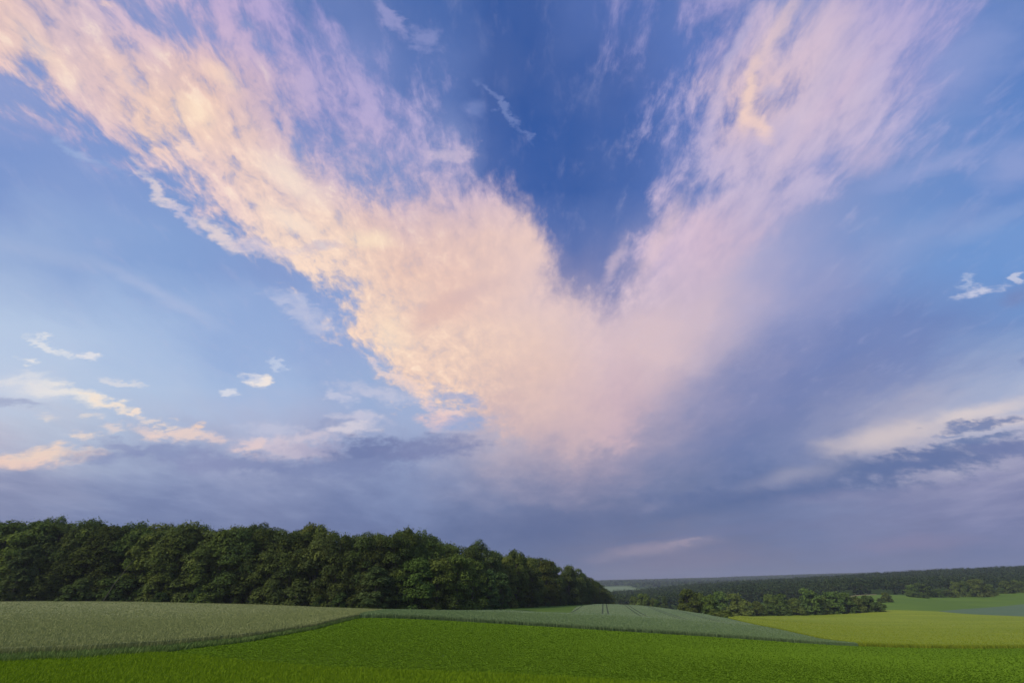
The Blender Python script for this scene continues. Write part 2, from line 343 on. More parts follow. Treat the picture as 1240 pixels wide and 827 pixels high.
    # behind the viewer the physical clear sky takes over
    nish = T.n.new('ShaderNodeTexSky'); nish.sky_type = 'NISHITA'; nish.sun_disc = False
    nish.sun_elevation = SUN_EL; nish.sun_rotation = SUN_AZ
    n = T.n.new('ShaderNodeBackground'); T.l.new(nish.outputs[0], n.inputs[0]); n.inputs[1].default_value = 0.085
    back = n.outputs[0]
    US = 0.0
    upper = single_clouds(col, lambda u, v, ru, rv: v + rv > VS)
    left = single_clouds(col, lambda u, v, ru, rv: v - rv < VS and u - ru < US)
    right = single_clouds(col, lambda u, v, ru, rv: v - rv < VS and u + ru > US)
    low = choose(T.math('GREATER_THAN', U0, US), left, right)
    front = choose(T.math('GREATER_THAN', V0, VS), low, upper)
    sky = choose(T.mr(fd, 0.05, 0.35), back, front)
    n = T.n.new('ShaderNodeBackground'); n.inputs[0].default_value = (*lin((95, 105, 120)), 1)
    sky = choose(T.math('LESS_THAN', dz, -0.03), sky, n.outputs[0])
    T.l.new(sky, out.inputs[0])
    w.cycles.sampling_method = 'MANUAL'; w.cycles.sample_map_resolution = 512
build_world()

sd = bpy.data.lights.new('sun', 'SUN'); sd.energy = 2.2; sd.angle = math.radians(18); sd.color = (1.0, 0.93, 0.82)
so = bpy.data.objects.new('sun', sd); COL.objects.link(so)
v = Vector((math.sin(SUN_AZ) * math.cos(SUN_EL), math.cos(SUN_AZ) * math.cos(SUN_EL), math.sin(SUN_EL)))
so.rotation_euler = v.to_track_quat('Z', 'Y').to_euler(); so.location = (0, -20, 60)

cam = bpy.data.cameras.new('camera'); co = bpy.data.objects.new('camera', cam); COL.objects.link(co)
cam.sensor_width = 36; cam.lens = FPX / 1240 * 36; cam.clip_end = 30000; cam.clip_start = 0.1
co.location = (0, 0, EYE); co.rotation_euler = (PI / 2 + PITCH, 0, 0)
scene.camera = co
scene.view_settings.view_transform = 'Standard'; scene.view_settings.look = 'None'
scene.view_settings.exposure = 0; scene.view_settings.gamma = 1; scene.view_settings.use_curve_mapping = False

# ------------------------------------------------------------------ terrain
WH, BH, YH, TH, BEH = 0.50, 0.5, 0.5, 0.5, 0.16     # crop heights: wheat, barley, yellow field, teal field, beet
CTRL = [
 (0,827,22,0),(310,827,22,0),(620,827,22.5,0),(930,827,24,0),(1240,827,28,0),(0,860,17.5,0),(620,860,17.8,0),(1240,870,18,0),
 (310,800,29,0),(620,800,31,0),(930,800,36,0),(1240,800,56,0),(620,775,47,0),(850,786,52,0),(1060,795,58,0),
 (0,798,29,0),(100,794,30.3,0),(200,787,33.5,0),(300,776,40,0),(380,762,52,0),(434,749,68,0),(-120,801,28,0),
 (540,752,72,0),(640,758,74,0),(740,764,76,0),(840,770,80,0),(940,777,84,0),(1040,783,88,0),(1140,785.5,95,0),(1240,785,105,0),(1400,783,120,0),
 (-120,726,175,WH),(0,727,170,WH),(150,728,168,WH),(330,732,165,WH),(400,735,160,WH),(464,737,158,WH),
 (100,748,80,WH),(300,748,80,WH),
 (560,737.5,180,BH),(617,738,186,BH),(655,740.5,176,BH),(693,741.5,172,BH),(697,734.3,245,BH),(740,731,320,BH),(780,733,310,BH),(820,738,280,BH),(850,742.5,255,BH),(880,748,215,BH),(915,756,165,BH),(950,763,135,BH),(1000,774,104,BH),
 (560,736,215,0),(640,736,230,0),(735,733,400,0),
 (880,745,380,YH),(1000,742,436,YH),(1137,740,440,YH),(1240,746,370,YH),(1400,752,320,YH),(1040,757,240,YH),(1240,762,210,YH),
 (1190,735.5,500,TH),(1240,731,540,TH),(1400,722,620,TH),(1071,739,445,0),(1031,722,600,0),(1098,720.5,620,0),(1172,720.5,640,0),(1240,717,650,0),(1400,708,680,0),
 (1100,720,700,0),(1240,718,740,0),(1000,729,620,0),(900,736,560,0),(830,737,560,0),(780,738,450,0),(700,738,500,0),(760,740,700,0),(830,737.5,720,0),(760,737,850,0),(900,728,760,0),
 (1240,685,1250,20),(1400,679,1250,20),(1130,689,1250,20),(1000,697,1250,20),(900,703,1250,20),(820,708,1250,20),(760,714,1250,20),(720,716,1250,20),
 (770,716.5,1900,0),(770,709.5,2900,0),(830,708.5,2900,0),(1000,705,2600,0),(735,703,4500,16),(780,702,4500,16),(820,701,4500,16),(860,700,4500,16),(900,698.5,4500,16),(960,696.5,4500,16),(1000,695.5,4500,16),(1240,692,4500,16),
 (0,724,600,0),(300,724,600,0),(560,724,600,0),(0,722,2500,0),(300,720,2500,0),(600,715,2500,0),(640,712,8500,0),(1240,706,8500,0),(0,718,8500,0),(900,708,8500,0),
]
def _feat(P):
    th = np.arctan2(P[:, 0], P[:, 1]); R = np.hypot(P[:, 0], P[:, 1])
    th = np.clip(th, -1.05, 1.05)
    return np.stack([th * 2.2, np.log(np.clip(R, 16, 9000))], -1), R
_cp = np.array([(*at(a, b, c)[:2], at(a, b, c)[2] - EYE - d) for a, b, c, d in CTRL])
_F, _R = _feat(_cp)
def _phi(A, B):
    d = np.sqrt(((A[:, None, :] - B[None, :, :]) ** 2).sum(2)) + 1e-9
    return d * d * np.log(d)
_n = len(_F)
_M = np.zeros((_n + 3, _n + 3)); _M[:_n, :_n] = _phi(_F, _F) + np.eye(_n) * 1e-5
_Q = np.concatenate([np.ones((_n, 1)), _F], 1); _M[:_n, _n:] = _Q; _M[_n:, :_n] = _Q.T
_W = np.linalg.solve(_M, np.concatenate([_cp[:, 2] / _R, np.zeros(3)]))

def ground_z(X, Y):
    X = np.atleast_1d(np.asarray(X, float)); Y = np.atleast_1d(np.asarray(Y, float))
    P = np.stack([X.ravel(), Y.ravel()], -1); out = np.empty(len(P))
    for s in range(0, len(P), 20000):
        q = P[s:s + 20000]; F, R = _feat(q)
        val = _phi(F, _F) @ _W[:_n] + np.concatenate([np.ones((len(q), 1)), F], 1) @ _W[_n:]
        z = val * np.clip(R, 16, 9000)
        th = np.abs(np.arctan2(q[:, 0], q[:, 1]))
        wgt = np.maximum(smooth01((th - 1.0) / 0.6), 1 - smooth01((R - 8) / 10))
        out[s:s + 20000] = z * (1 - wgt) - EYE * wgt
    return (out + EYE).reshape(X.shape)

def gz(x, y): return float(ground_z([x], [y])[0])

def hit(px, py, y0=12, y1=3000):
    """where a bearing first meets the ground"""
    Ys = np.geomspace(y0, y1, 500); r = ray(px, py)
    X = r[0] / r[1] * Ys; Z = EYE + r[2] / r[1] * Ys
    g = ground_z(X, Ys); k = np.nonzero(Z <= g)[0]
    k = k[0] if len(k) else len(Ys) - 1
    return (float(X[k]), float(Ys[k]))

# ------------------------------------------------------------------ mesh helpers
def np_mesh(name, verts, faces, mats, mi=None, attrs=None, smooth=False):
    me = bpy.data.meshes.new(name)
    verts = np.asarray(verts, np.float32); faces = np.asarray(faces, np.int32)
    k = faces.shape[1]
    me.vertices.add(len(verts)); me.vertices.foreach_set('co', verts.ravel())
    me.loops.add(faces.size); me.loops.foreach_set('vertex_index', faces.ravel())
    me.polygons.add(len(faces)); me.polygons.foreach_set('loop_start', np.arange(0, faces.size, k, dtype=np.int32))
    for m in mats: me.materials.append(m)
    if mi is not None: me.polygons.foreach_set('material_index', np.asarray(mi, np.int32))
    me.polygons.foreach_set('use_smooth', np.full(len(faces), smooth))
    me.update(calc_edges=True)
    for an, data in (attrs or {}).items():
        a = me.attributes.new(an, 'FLOAT', 'POINT'); a.data.foreach_set('value', np.asarray(data, np.float32))
    return me

def link(name, data, parent=None, loc=(0, 0, 0)):
    o = bpy.data.objects.new(name, data); COL.objects.link(o); o.location = loc
    if parent: o.parent = parent
    return o

def tag(o, label=None, cat=None, group=None, kind=None):
    if label: o['label'] = label
    if cat: o['category'] = cat
    if group: o['group'] = group
    if kind: o['kind'] = kind
    return o

def merge(parts):
    """parts: (verts, faces, material index, tone) -> one set of arrays, all quads"""
    V, F, M, A, off = [], [], [], [], 0
    for v, f, m, a in parts:
        V.append(v); F.append(np.asarray(f) + off); M.append(np.full(len(f), m)); A.append(np.full(len(v), 0.5) if a is None else a); off += len(v)
    return np.concatenate(V), np.concatenate(F), np.concatenate(M), np.concatenate(A)

# ------------------------------------------------------------------ materials
def mat(name, build, rough=0.9):
    m = bpy.data.materials.new(name); m.use_nodes = True
    T = NT(m.node_tree); b = T.n['Principled BSDF']; b.inputs['Roughness'].default_value = rough
    b.inputs['Specular IOR Level'].default_value = 0.15
    build(T, b)
    return m

def crop_mat(name, c1, c2, c3, row_dir=0.0, row=0.5, big=0.02, bump=0.25, trans=0.0, tram=False):
    def f(T, b):
        geo = T.n.new('ShaderNodeNewGeometry'); P = geo.outputs['Position']
        R = T.mapping(P, rot=(0, 0, -math.radians(row_dir)), scale=(1, 1, 1))
        x, y, z = T.sep(R)
        rows = T.noise(T.comb(T.math('MULTIPLY', x, 0.05), y, 0.0), row, 4, 0.6)
        fine = T.noise(P, 5.0, 5, 0.7)
        bigv = T.noise(T.mapping(P, scale=(0.6, 1.6, 1)), big, 4, 0.6)
        col = T.mix(T.mr(bigv, 0.35, 0.68), (*c1, 1), (*c2, 1))
        col = T.mix(T.math('MULTIPLY', T.mr(rows, 0.35, 0.75), 0.55), col, (*c3, 1))
        col = T.mix(T.mr(fine, 0.3, 0.75, 0.0, 0.45), col, T.mix(1.0, col, (0.55, 0.6, 0.5, 1), 'MULTIPLY'))
        if tram:
            Q = T.mapping(P, rot=(0, 0, math.radians(10)))
            qx, qy, qz = T.sep(Q)
            wob = T.math('MULTIPLY', T.noise(P, 0.06, 2), 1.5)
            u = T.math('PINGPONG', qx, 6.0)
            d = T.math('ABSOLUTE', T.math('SUBTRACT', u, 0.95))
            ln = T.math('MULTIPLY', T.mr(d, 0.42, 0.22), T.mr(y, 160, 185))
            col = T.mix(T.math('MULTIPLY', ln, 0.85), col, (0.035, 0.055, 0.025, 1))
        T.l.new(col, b.inputs['Base Color'])
        bp = T.n.new('ShaderNodeBump'); bp.inputs['Strength'].default_value = bump; bp.inputs['Distance'].default_value = 0.3
        T.l.new(T.math('ADD', fine, T.math('MULTIPLY', rows, 0.8)), bp.inputs['Height']); T.l.new(bp.outputs[0], b.inputs['Normal'])
    return mat(name, f)

def leaf_mat(name, dark, light, tip=None, trans=0.3, vary=0.25):
    def f(T, b):
        out = T.n['Material Output']; T.n.remove(b)
        at_ = T.n.new('ShaderNodeAttribute'); at_.attribute_name = 'tone'
        oi = T.n.new('ShaderNodeObjectInfo')
        geo = T.n.new('ShaderNodeNewGeometry')
        ns = T.noise(geo.outputs['Position'], 0.35, 3, 0.6)
        col = T.mix(T.mr(at_.outputs['Fac'], 0, 1, 0, 1, 'LINEAR'), (*dark, 1), (*light, 1))
        if tip: col = T.mix(T.mr(ns, 0.5, 0.75, 0.0, 0.6), col, (*tip, 1))
        rnd = oi.outputs['Random']
        k = T.mr(rnd, 0, 1, 1 - vary, 1 + vary, 'LINEAR')
        col = T.vmath('SCALE', col, scale=k)
        hs = T.n.new('ShaderNodeHueSaturation'); T.l.new(col, hs.inputs['Color'])
        if vary: T.l.new(T.mr(T.math('FRACT', T.math('MULTIPLY', rnd, 7.31)), 0, 1, 0.478, 0.517, 'LINEAR'), hs.inputs['Hue'])
        d = T.n.new('ShaderNodeBsdfDiffuse'); t = T.n.new('ShaderNodeBsdfTranslucent'); mx = T.n.new('ShaderNodeMixShader')
        T.l.new(hs.outputs[0], d.inputs[0]); T.l.new(hs.outputs[0], t.inputs[0]); mx.inputs[0].default_value = trans
        T.l.new(d.outputs[0], mx.inputs[1]); T.l.new(t.outputs[0], mx.inputs[2]); T.l.new(mx.outputs[0], out.inputs[0])
    return mat(name, f)

M_bark = mat('bark', lambda T, b: T.l.new(T.mix(T.noise(T.mapping(T.n.new('ShaderNodeNewGeometry').outputs['Position'], scale=(3, 3, .6)), 2.0, 4), (.05, .045, .035, 1), (.15, .14, .115, 1)), b.inputs['Base Color']))
M_meadow = crop_mat('meadow_grass', (.09, .165, .018), (.115, .195, .022), (.095, .16, .02), 0, .3, .012)
M_verge = crop_mat('verge_grass', (.14, .25, .012), (.17, .29, .016), (.12, .22, .012), 5, .9, .15, .5)
M_wheat = crop_mat('wheat_ears', (.29, .31, .125), (.34, .345, .145), (.215, .255, .10), 2, .9, .03)
M_barley = crop_mat('barley_ears', (.18, .25, .105), (.225, .285, .12), (.12, .19, .088), -12, .5, .02, tram=True)
M_beet = crop_mat('beet_ground', (.135, .225, .016), (.16, .26, .018), (.11, .185, .016), -9, 1.6, .04, .5)
M_yellow = crop_mat('yellow_ears', (.26, .32, .014), (.33, .37, .022), (.17, .24, .012), 4, .16, .015)
M_teal = crop_mat('green_wheat', (.12, .19, .09), (.14, .20, .10), (.10, .16, .07), -6, .3, .02)
M_bright = crop_mat('bright_grass', (.115, .20, .016), (.145, .235, .02), (.09, .165, .015), 8, .2, .02)
M_farfield = crop_mat('pale_far_crop', (.17, .24, .09), (.20, .26, .11), (.14, .2, .08), 0, .05, .01)
M_tan = crop_mat('tan_stubble', (.30, .24, .12), (.34, .27, .14), (.26, .22, .11), 0, .2, .03)
L_beet = leaf_mat('beet_leaf', (.160, .272, .018), (.205, .335, .026), None, .25, 0)
L_grass = leaf_mat('grass_blade', (.165, .265, .012), (.225, .335, .02), None, .25, 0)
L_wheat = leaf_mat('wheat_stalk', (.235, .27, .105), (.315, .335, .14), None, .2, 0)
L_rank = leaf_mat('rank_grass', (.15, .23, .06), (.22, .30, .09), None, .25, 0)
L_barley = leaf_mat('barley_stalk', (.13, .195, .085), (.21, .28, .12), None, .2, 0)
L_yellow = leaf_mat('yellow_stalk', (.19, .25, .02), (.28, .315, .03), None, .2, 0)
L_beech = leaf_mat('beech_leaves', (.072, .106, .034), (.142, .186, .046), (.185, .215, .040), .2, .38)
L_oak = leaf_mat('oak_leaves', (.078, .112, .030), (.160, .196, .040), (.20, .225, .040), .2, .38)
L_pale = leaf_mat('pale_leaves', (.085, .135, .042), (.140, .195, .062), None, .25, .15)
L_shrub = leaf_mat('shrub_leaves', (.060, .092, .028), (.105, .145, .038), None, .22, .25)
L_hedge = leaf_mat('hedge_leaves', (.080, .126, .030), (.175, .235, .046), (.18, .24, .04), .2, .22)
L_far = leaf_mat('far_leaves', (.018, .038, .015), (.066, .096, .028), (.085, .115, .03), .15, .2)

# ------------------------------------------------------------------ ground sheet
def build_ground():
    th = np.concatenate([np.linspace(-PI, -1.25, 40, endpoint=False), np.linspace(-1.25, 1.25, 420), np.linspace(1.25, PI, 41)[1:]])
    R = np.concatenate([[0.01, 4, 8, 12], np.geomspace(14, 9000, 330)])
    TH_, RR = np.meshgrid(th, R)
    X = np.sin(TH_) * RR; Y = np.cos(TH_) * RR; Z = ground_z(X, Y)
    nr, nt = X.shape
    V = np.stack([X, Y, Z], -1).reshape(-1, 3)
    i = np.arange(nr - 1)[:, None]; j = np.arange(nt - 1)[None, :]
    F = np.stack([i * nt + j, i * nt + j + 1, (i + 1) * nt + j + 1, (i + 1) * nt + j], -1).reshape(-1, 4)[:, ::-1]
    tag(link('ground', np_mesh('ground', V, F, [M_meadow], smooth=True)), kind='structure')
build_ground()

def edge_pts(tab, cols):
    tab = np.array(tab, float)
    return [at(c, np.interp(c, tab[:, 0], tab[:, 1]), float(np.exp(np.interp(c, tab[:, 0], np.log(tab[:, 2])))))[:2] for c in cols]

def patch(near, far, cols, nrow, height, skirt=True, shift=0.0):
    """ruled sheet between two boundary lines, following the ground at crop height, sides closed"""
    N = np.array(near, float); Fp = np.array(far, float)
    t = np.linspace(0, 1, nrow) ** 1.5
    XY = N[None] * (1 - t[:, None, None]) + Fp[None] * t[:, None, None]
    X, Y = XY[..., 0], XY[..., 1]
    G = ground_z(X, Y)
    nr, nt = X.shape
    V = np.stack([X, Y, G + height], -1).reshape(-1, 3)
    i = np.arange(nr - 1)[:, None]; j = np.arange(nt - 1)[None, :]
    F = np.stack([i * nt + j, i * nt + j + 1, (i + 1) * nt + j + 1, (i + 1) * nt + j], -1).reshape(-1, 4)
    if skirt:
        ring = list(range(nt)) + [k * nt + nt - 1 for k in range(1, nr)] + [(nr - 1) * nt + k for k in range(nt - 2, -1, -1)] + [k * nt for k in range(nr - 2, 0, -1)]
        B = V[ring].copy(); B[:, 2] -= height + 0.15
        off = len(V); m = len(ring); V = np.concatenate([V, B])
        a = np.arange(m); b = (a + 1) % m; ring = np.array(ring)
        F = np.concatenate([F, np.stack([ring[b], ring[a], off + a, off + b], -1)])
    return V, F, (X, Y)

def sample_patch(near, far, n, dens_pow=2.0, tmax=1.0, tmin=0.0):
    """random points over a patch, thinning out with distance from the viewer"""
    N = np.array(near); Fp = np.array(far)
    out = np.zeros((0, 2)); k = len(N) - 1
    while len(out) < n:
        m = n * 9
        c = RNG.random(m) * k; i = np.minimum(c.astype(int), k - 1); f = (c - i)[:, None]
        a = N[i] * (1 - f) + N[i + 1] * f; b = Fp[i] * (1 - f) + Fp[i + 1] * f
        t = (tmin + RNG.random(m) * (tmax - tmin))[:, None]
        p = a * (1 - t) + b * t
        seg = np.linalg.norm(N[i + 1] - N[i], axis=1) * (1 - t[:, 0]) + np.linalg.norm(Fp[i + 1] - Fp[i], axis=1) * t[:, 0]
        w = seg * np.linalg.norm(b - a, axis=1) / np.maximum(np.hypot(p[:, 0], p[:, 1]), 10) ** dens_pow
        q = np.quantile(w, 0.998)
        out = np.concatenate([out, p[RNG.random(m) < w / q]])
    return out[:n]

def sample_area(near, far, n, p=2.0, rmax=1e9):
    """random points inside a field outline, thinning out with distance"""
    poly = np.array(list(near) + list(far)[::-1]); R = np.hypot(poly[:, 0], poly[:, 1]); th = np.arctan2(poly[:, 0], poly[:, 1])
    r0, r1 = R.min() * .85, min(R.max() * 1.05, rmax); out = np.zeros((0, 2))
    while len(out) < n:
        m = 60000
        r = r0 * (r1 / r0) ** RNG.random(m); t = th.min() + RNG.random(m) * (th.max() - th.min())
        w = r ** (2 - p); k = RNG.random(m) < w / max(r0 ** (2 - p), r1 ** (2 - p)); r, t = r[k], t[k]
        P = np.stack([r * np.sin(t), r * np.cos(t)], -1); ins = np.zeros(len(P), bool)
        for i in range(len(poly)):
            a, b = poly[i], poly[(i + 1) % len(poly)]
            c = ((a[1] > P[:, 1]) != (b[1] > P[:, 1]))
            ins ^= c & (P[:, 0] < a[0] + (P[:, 1] - a[1]) / (b[1] - a[1] + 1e-12) * (b[0] - a[0]))
        out = np.concatenate([out, P[ins]])
    return out[:n]

def blades(P, z0, h, w, lean=0.25):
    """upright tapered blades at points P, each one quad"""
    n = len(P); a = RNG.random(n) * 2 * PI
    hh = h * (0.65 + 0.5 * RNG.random(n)); ww = w * (0.6 + 0.8 * RNG.random(n))
    dx, dy = np.cos(a) * ww / 2, np.sin(a) * ww / 2
    la = RNG.random(n) * 2 * PI; lx, ly = np.cos(la) * lean * hh * RNG.random(n), np.sin(la) * lean * hh * RNG.random(n)
    V = np.empty((n, 4, 3))
    V[:, 0] = np.stack([P[:, 0] - dx, P[:, 1] - dy, z0], -1); V[:, 1] = np.stack([P[:, 0] + dx, P[:, 1] + dy, z0], -1)
    V[:, 2] = np.stack([P[:, 0] + lx + dx * .35, P[:, 1] + ly + dy * .35, z0 + hh], -1); V[:, 3] = np.stack([P[:, 0] + lx - dx * .35, P[:, 1] + ly - dy * .35, z0 + hh], -1)
    F = np.arange(n * 4).reshape(n, 4)
    tone = np.repeat(RNG.random(n), 4)
    return V.reshape(-1, 3), F, tone

def rosettes(P, z0, size, nl=5):
    """low leafy plants, nl broad leaves each"""
    n = len(P) * nl; Pc = np.repeat(P, nl, 0); z = np.repeat(z0, nl)
    s = np.repeat(size * (0.7 + 0.6 * RNG.random(len(P))), nl)
    a = np.tile(np.arange(nl) * 2 * PI / nl, len(P)) + RNG.random(n) * 1.2
    up = 0.18 + 0.45 * RNG.random(n)
    d = np.stack([np.cos(a), np.sin(a)], -1); q = np.stack([-d[:, 1], d[:, 0]], -1)
    V = np.empty((n, 4, 3)); base = np.concatenate([Pc, z[:, None]], 1)
    V[:, 0] = base
    mid = base.copy(); mid[:, :2] += d * (s * .55)[:, None]; mid[:, 2] += s * up * .8
    V[:, 1] = mid; V[:, 1, :2] += q * (s * .32)[:, None]
    V[:, 3] = mid; V[:, 3, :2] -= q * (s * .32)[:, None]
    V[:, 2] = base; V[:, 2, :2] += d * s[:, None]; V[:, 2, 2] += s * up * .7
    return V.reshape(-1, 3), np.arange(n * 4).reshape(n, 4), np.repeat(np.repeat(RNG.random(len(P)), nl) * .6 + RNG.random(n) * .4, 4)

def field(name, V, F, extra, mats, label, cat):
    parts = [(V, F, 0, None)] + [(v, f, m, t) for (v, f, t), m in extra]
    v, f, m, a = merge(parts)
    o = link(name, np_mesh(name, v, f, mats, m, {'tone': a}))
    tag(o, label, cat, kind='stuff'); return o

# wheat ------------------------------------------------------------
wheat_near = [(-150,802,27.5),(0,798,29),(100,794,30.3),(200,787,33.5),(300,776,40),(380,762,52),(434,749,68),(464,737,158)]
wheat_far = [(-150,726,175),(0,727,170),(150,728,168),(330,732,165),(400,735,160),(464,737,158.5)]
cols = np.linspace(-150, 464, 160)
wn_, wf_ = edge_pts(wheat_near, cols), edge_pts(wheat_far, cols)
V, F, _ = patch(wn_, wf_, cols, 90, WH)
Pw = sample_area(wn_, wf_, 170000, 2.1)
Dw = np.hypot(Pw[:, 0], Pw[:, 1])
b1 = blades(Pw, ground_z(Pw[:, 0], Pw[:, 1]) + WH - 0.12, 0.24, 0.036 * np.clip(Dw / 30, 1, 4), .5)
Pe = sample_patch(wn_, wf_, 30000, 1.0, 0.012, -0.003)
b2 = blades(Pe, ground_z(Pe[:, 0], Pe[:, 1]), 0.52, 0.05, .3)
Pq = sample_patch(wn_, wf_, 16000, 1.0, 0.002, -0.012)
b3 = blades(Pq, ground_z(Pq[:, 0], Pq[:, 1]), 0.34, 0.06, .7)
field('wheat_field', V, F, [(b1, 1), (b2, 1), (b3, 2)], [M_wheat, L_wheat, L_rank], 'pale ripening wheat field in front of the dark wood on the left', 'wheat field')

# barley -----------------------------------------------------------
beet_far = [(434,749,68),(540,752,72),(640,758,74),(740,764,76),(840,770,80),(940,777,84),(1040,783,88),(1140,785.5,95),(1240,785,105),(1400,783,120)]
barley_near = beet_far[:7]
barley_far = [(434,749,68.5),(464,737,158),(560,737.5,180),(617,738,186),(655,740.5,176),(691,741.5,172),(697,734.3,245),(725,731.6,310),(742,731,320),(780,733,310),(820,738,280),(850,742.5,255),(880,748,215),(915,756,165),(950,763,135),(1000,774,104),(1040,783,88.5)]
cols = np.linspace(434, 1040, 240)
bn_, bf_ = edge_pts(barley_near, cols), edge_pts(barley_far, cols)
V, F, _ = patch(bn_, bf_, cols, 90, BH)
Pb = sample_area(bn_, bf_, 90000, 2.0); Db = np.hypot(Pb[:, 0], Pb[:, 1])
_c = Pb[:, 0] * math.cos(math.radians(10)) - Pb[:, 1] * math.sin(math.radians(10)); _c = np.abs(_c) % 12; _c = np.abs(np.minimum(_c, 12 - _c) - .95)
Pb = Pb[(Pb[:, 1] < 155) | ((_c > .5) & (RNG.random(len(Pb)) < .5))]; Db = np.hypot(Pb[:, 0], Pb[:, 1])      # wheelings stay bare
b1 = blades(Pb, ground_z(Pb[:, 0], Pb[:, 1]) + BH - 0.1, 0.22, 0.06 * np.clip(Db / 40, 1, 4), .5)
Pe = sample_patch(bn_, bf_, 26000, 1.0, 0.01, -0.004)
b2 = blades(Pe, ground_z(Pe[:, 0], Pe[:, 1]), 0.56, 0.09, .2)
field('barley_field', V, F, [(b1, 1), (b2, 1)], [M_barley, L_barley], 'blue-green barley field on the low rise in the middle', 'barley field')

# beet -------------------------------------------------------------
cols = np.linspace(186, 1400, 260)
beet_near_px = [(186,792),(300,803),(400,811),(550,817),(690,823),(760,828),(900,836),(1240,860),(1400,868)]
bx = np.array(beet_near_px, float)
n_ = [hit(c, np.interp(c, bx[:, 0], bx[:, 1])) for c in cols]
ft = [(186,788.6,33)] + [(200,787,33.5),(300,776,40),(380,762,52)] + beet_far
f_ = []
for c in cols:
    tab = np.array(ft, float); p = at(c, np.interp(c, tab[:, 0], tab[:, 1]), float(np.exp(np.interp(c, tab[:, 0], np.log(tab[:, 2])))))
    f_.append((p[0], p[1] - 0.25))
V, F, _ = patch(n_, f_, cols, 120, 0.03, skirt=False)
# plants stand in drilled rows half a metre apart
Pp = sample_area(n_, f_, 240000, 1.8)
ra = math.radians(-9); ca_, sa_ = math.cos(ra), math.sin(ra)
u_ = Pp[:, 0] * ca_ + Pp[:, 1] * sa_; v_ = -Pp[:, 0] * sa_ + Pp[:, 1] * ca_
v_ = np.round(v_ / 0.48) * 0.48 + RNG.normal(0, 0.05, len(v_)); u_ += RNG.normal(0, .03, len(u_))
Pp = np.stack([u_ * ca_ - v_ * sa_, u_ * sa_ + v_ * ca_], -1)
Dp = np.hypot(Pp[:, 0], Pp[:, 1])
r1 = rosettes(Pp, ground_z(Pp[:, 0], Pp[:, 1]) + 0.02, 0.10 * np.clip(Dp / 32, 1, 2.2), 3)
field('beet_field', V, F, [(r1, 1)], [M_beet, L_beet], 'bright green leafy beet crop filling the foreground in drilled rows', 'beet field')

# verge ------------------------------------------------------------
vn = [hit(c, 880, 6) for c in np.linspace(-100, 1400, 60)]
vf_px = np.array([(-100,801.5),(0,798.8),(100,794.8),(186,791)] + beet_near_px[1:], float)
vf = [hit(c, np.interp(c, vf_px[:, 0], vf_px[:, 1])) for c in np.linspace(-100, 1400, 60)]
V, F, _ = patch(vn, vf, None, 30, 0.008, skirt=False)
Pg = sample_area(vn, vf, 170000, 1.2)
g1 = blades(Pg, ground_z(Pg[:, 0], Pg[:, 1]), 0.17, 0.035, .7)
field('grass_verge', V, F, [(g1, 1)], [M_verge, L_grass], 'light green mown grass strip along the bottom edge on the left', 'grass strip')

# yellow field -----------------------------------------------------
cols = np.linspace(882, 1400, 160)
yn = [(850,742.5,262),(880,748,222),(915,756,171),(950,763,139),(1000,774,106.5),(1040,783,89),(1140,785.5,95.6),(1240,785,105.6),(1400,783,120.6)]
yf = [(850,745,370),(880,744.5,380),(905,742.5,400),(1000,741.5,436),(1080,740.3,445),(1137,740,440),(1190,743,400),(1240,746,370),(1400,752,320)]
yn_, yf_ = edge_pts(yn, cols), edge_pts(yf, cols)
V, F, _ = patch(yn_, yf_, cols, 80, YH)
Pe = sample_patch(yn_, yf_, 16000, 1.0, 0.006, -0.002)
b2 = blades(Pe, ground_z(Pe[:, 0], Pe[:, 1]), 0.6, 0.12, .2)
Py = sample_area(yn_, yf_, 45000, 2.0); Dy = np.hypot(Py[:, 0], Py[:, 1])
b3 = blades(Py, ground_z(Py[:, 0], Py[:, 1]) + YH - 0.1, 0.2, 0.07 * np.clip(Dy / 50, 1, 5), .5)
field('ripening_field', V, F, [(b2, 1), (b3, 1)], [M_yellow, L_yellow], 'yellow-green ripening crop in the hollow on the right', 'crop field')

def far_patch(name, near, far, c0, c1, n, h, m, label, cat):
    cols = np.linspace(c0, c1, n)
    V, F, _ = patch(edge_pts(near, cols), edge_pts(far, cols), cols, 40, h)
    v, f, mi, a = merge([(V, F, 0, None)])
    tag(link(name, np_mesh(name, v, f, [m], mi)), label, cat, kind='stuff')
far_patch('green_wheat_field', [(1137,740,441),(1190,743,401),(1240,746,371),(1400,752,321)], [(1137,740,442),(1190,735.5,500),(1240,731,540),(1400,722,620)], 1137, 1400, 60, TH, M_teal,
          'dull blue-green crop wedge at the right edge behind the yellow field', 'crop field')
far_patch('green_pasture', [(1031,733,470),(1071,740,446),(1137,740,443),(1190,735.5,501),(1240,731,541),(1400,722,621)], [(1031,721.5,600),(1098,720.5,620),(1172,720.5,640),(1240,717,650),(1400,708,680)], 1031, 1400, 70, 0.1, M_bright,
          'smooth bright green pasture slope on the right below the far wood', 'pasture')
far_patch('stubble_strip', [(1028,722.2,596),(1062,721.5,606)], [(1028,720.4,640),(1062,719.9,650)], 1028, 1062, 12, 0.25, M_tan, 'thin tan strip between hedge and far wood', 'field strip')
far_patch('distant_field', [(728,717,1880),(760,716.7,1900),(808,715.5,2000)], [(728,709,2900),(758,709.3,2900),(775,713,2300),(808,713.4,2300)], 728, 808, 30, 0.3, M_farfield,
          'pale green field on the distant slope between two woods', 'field')

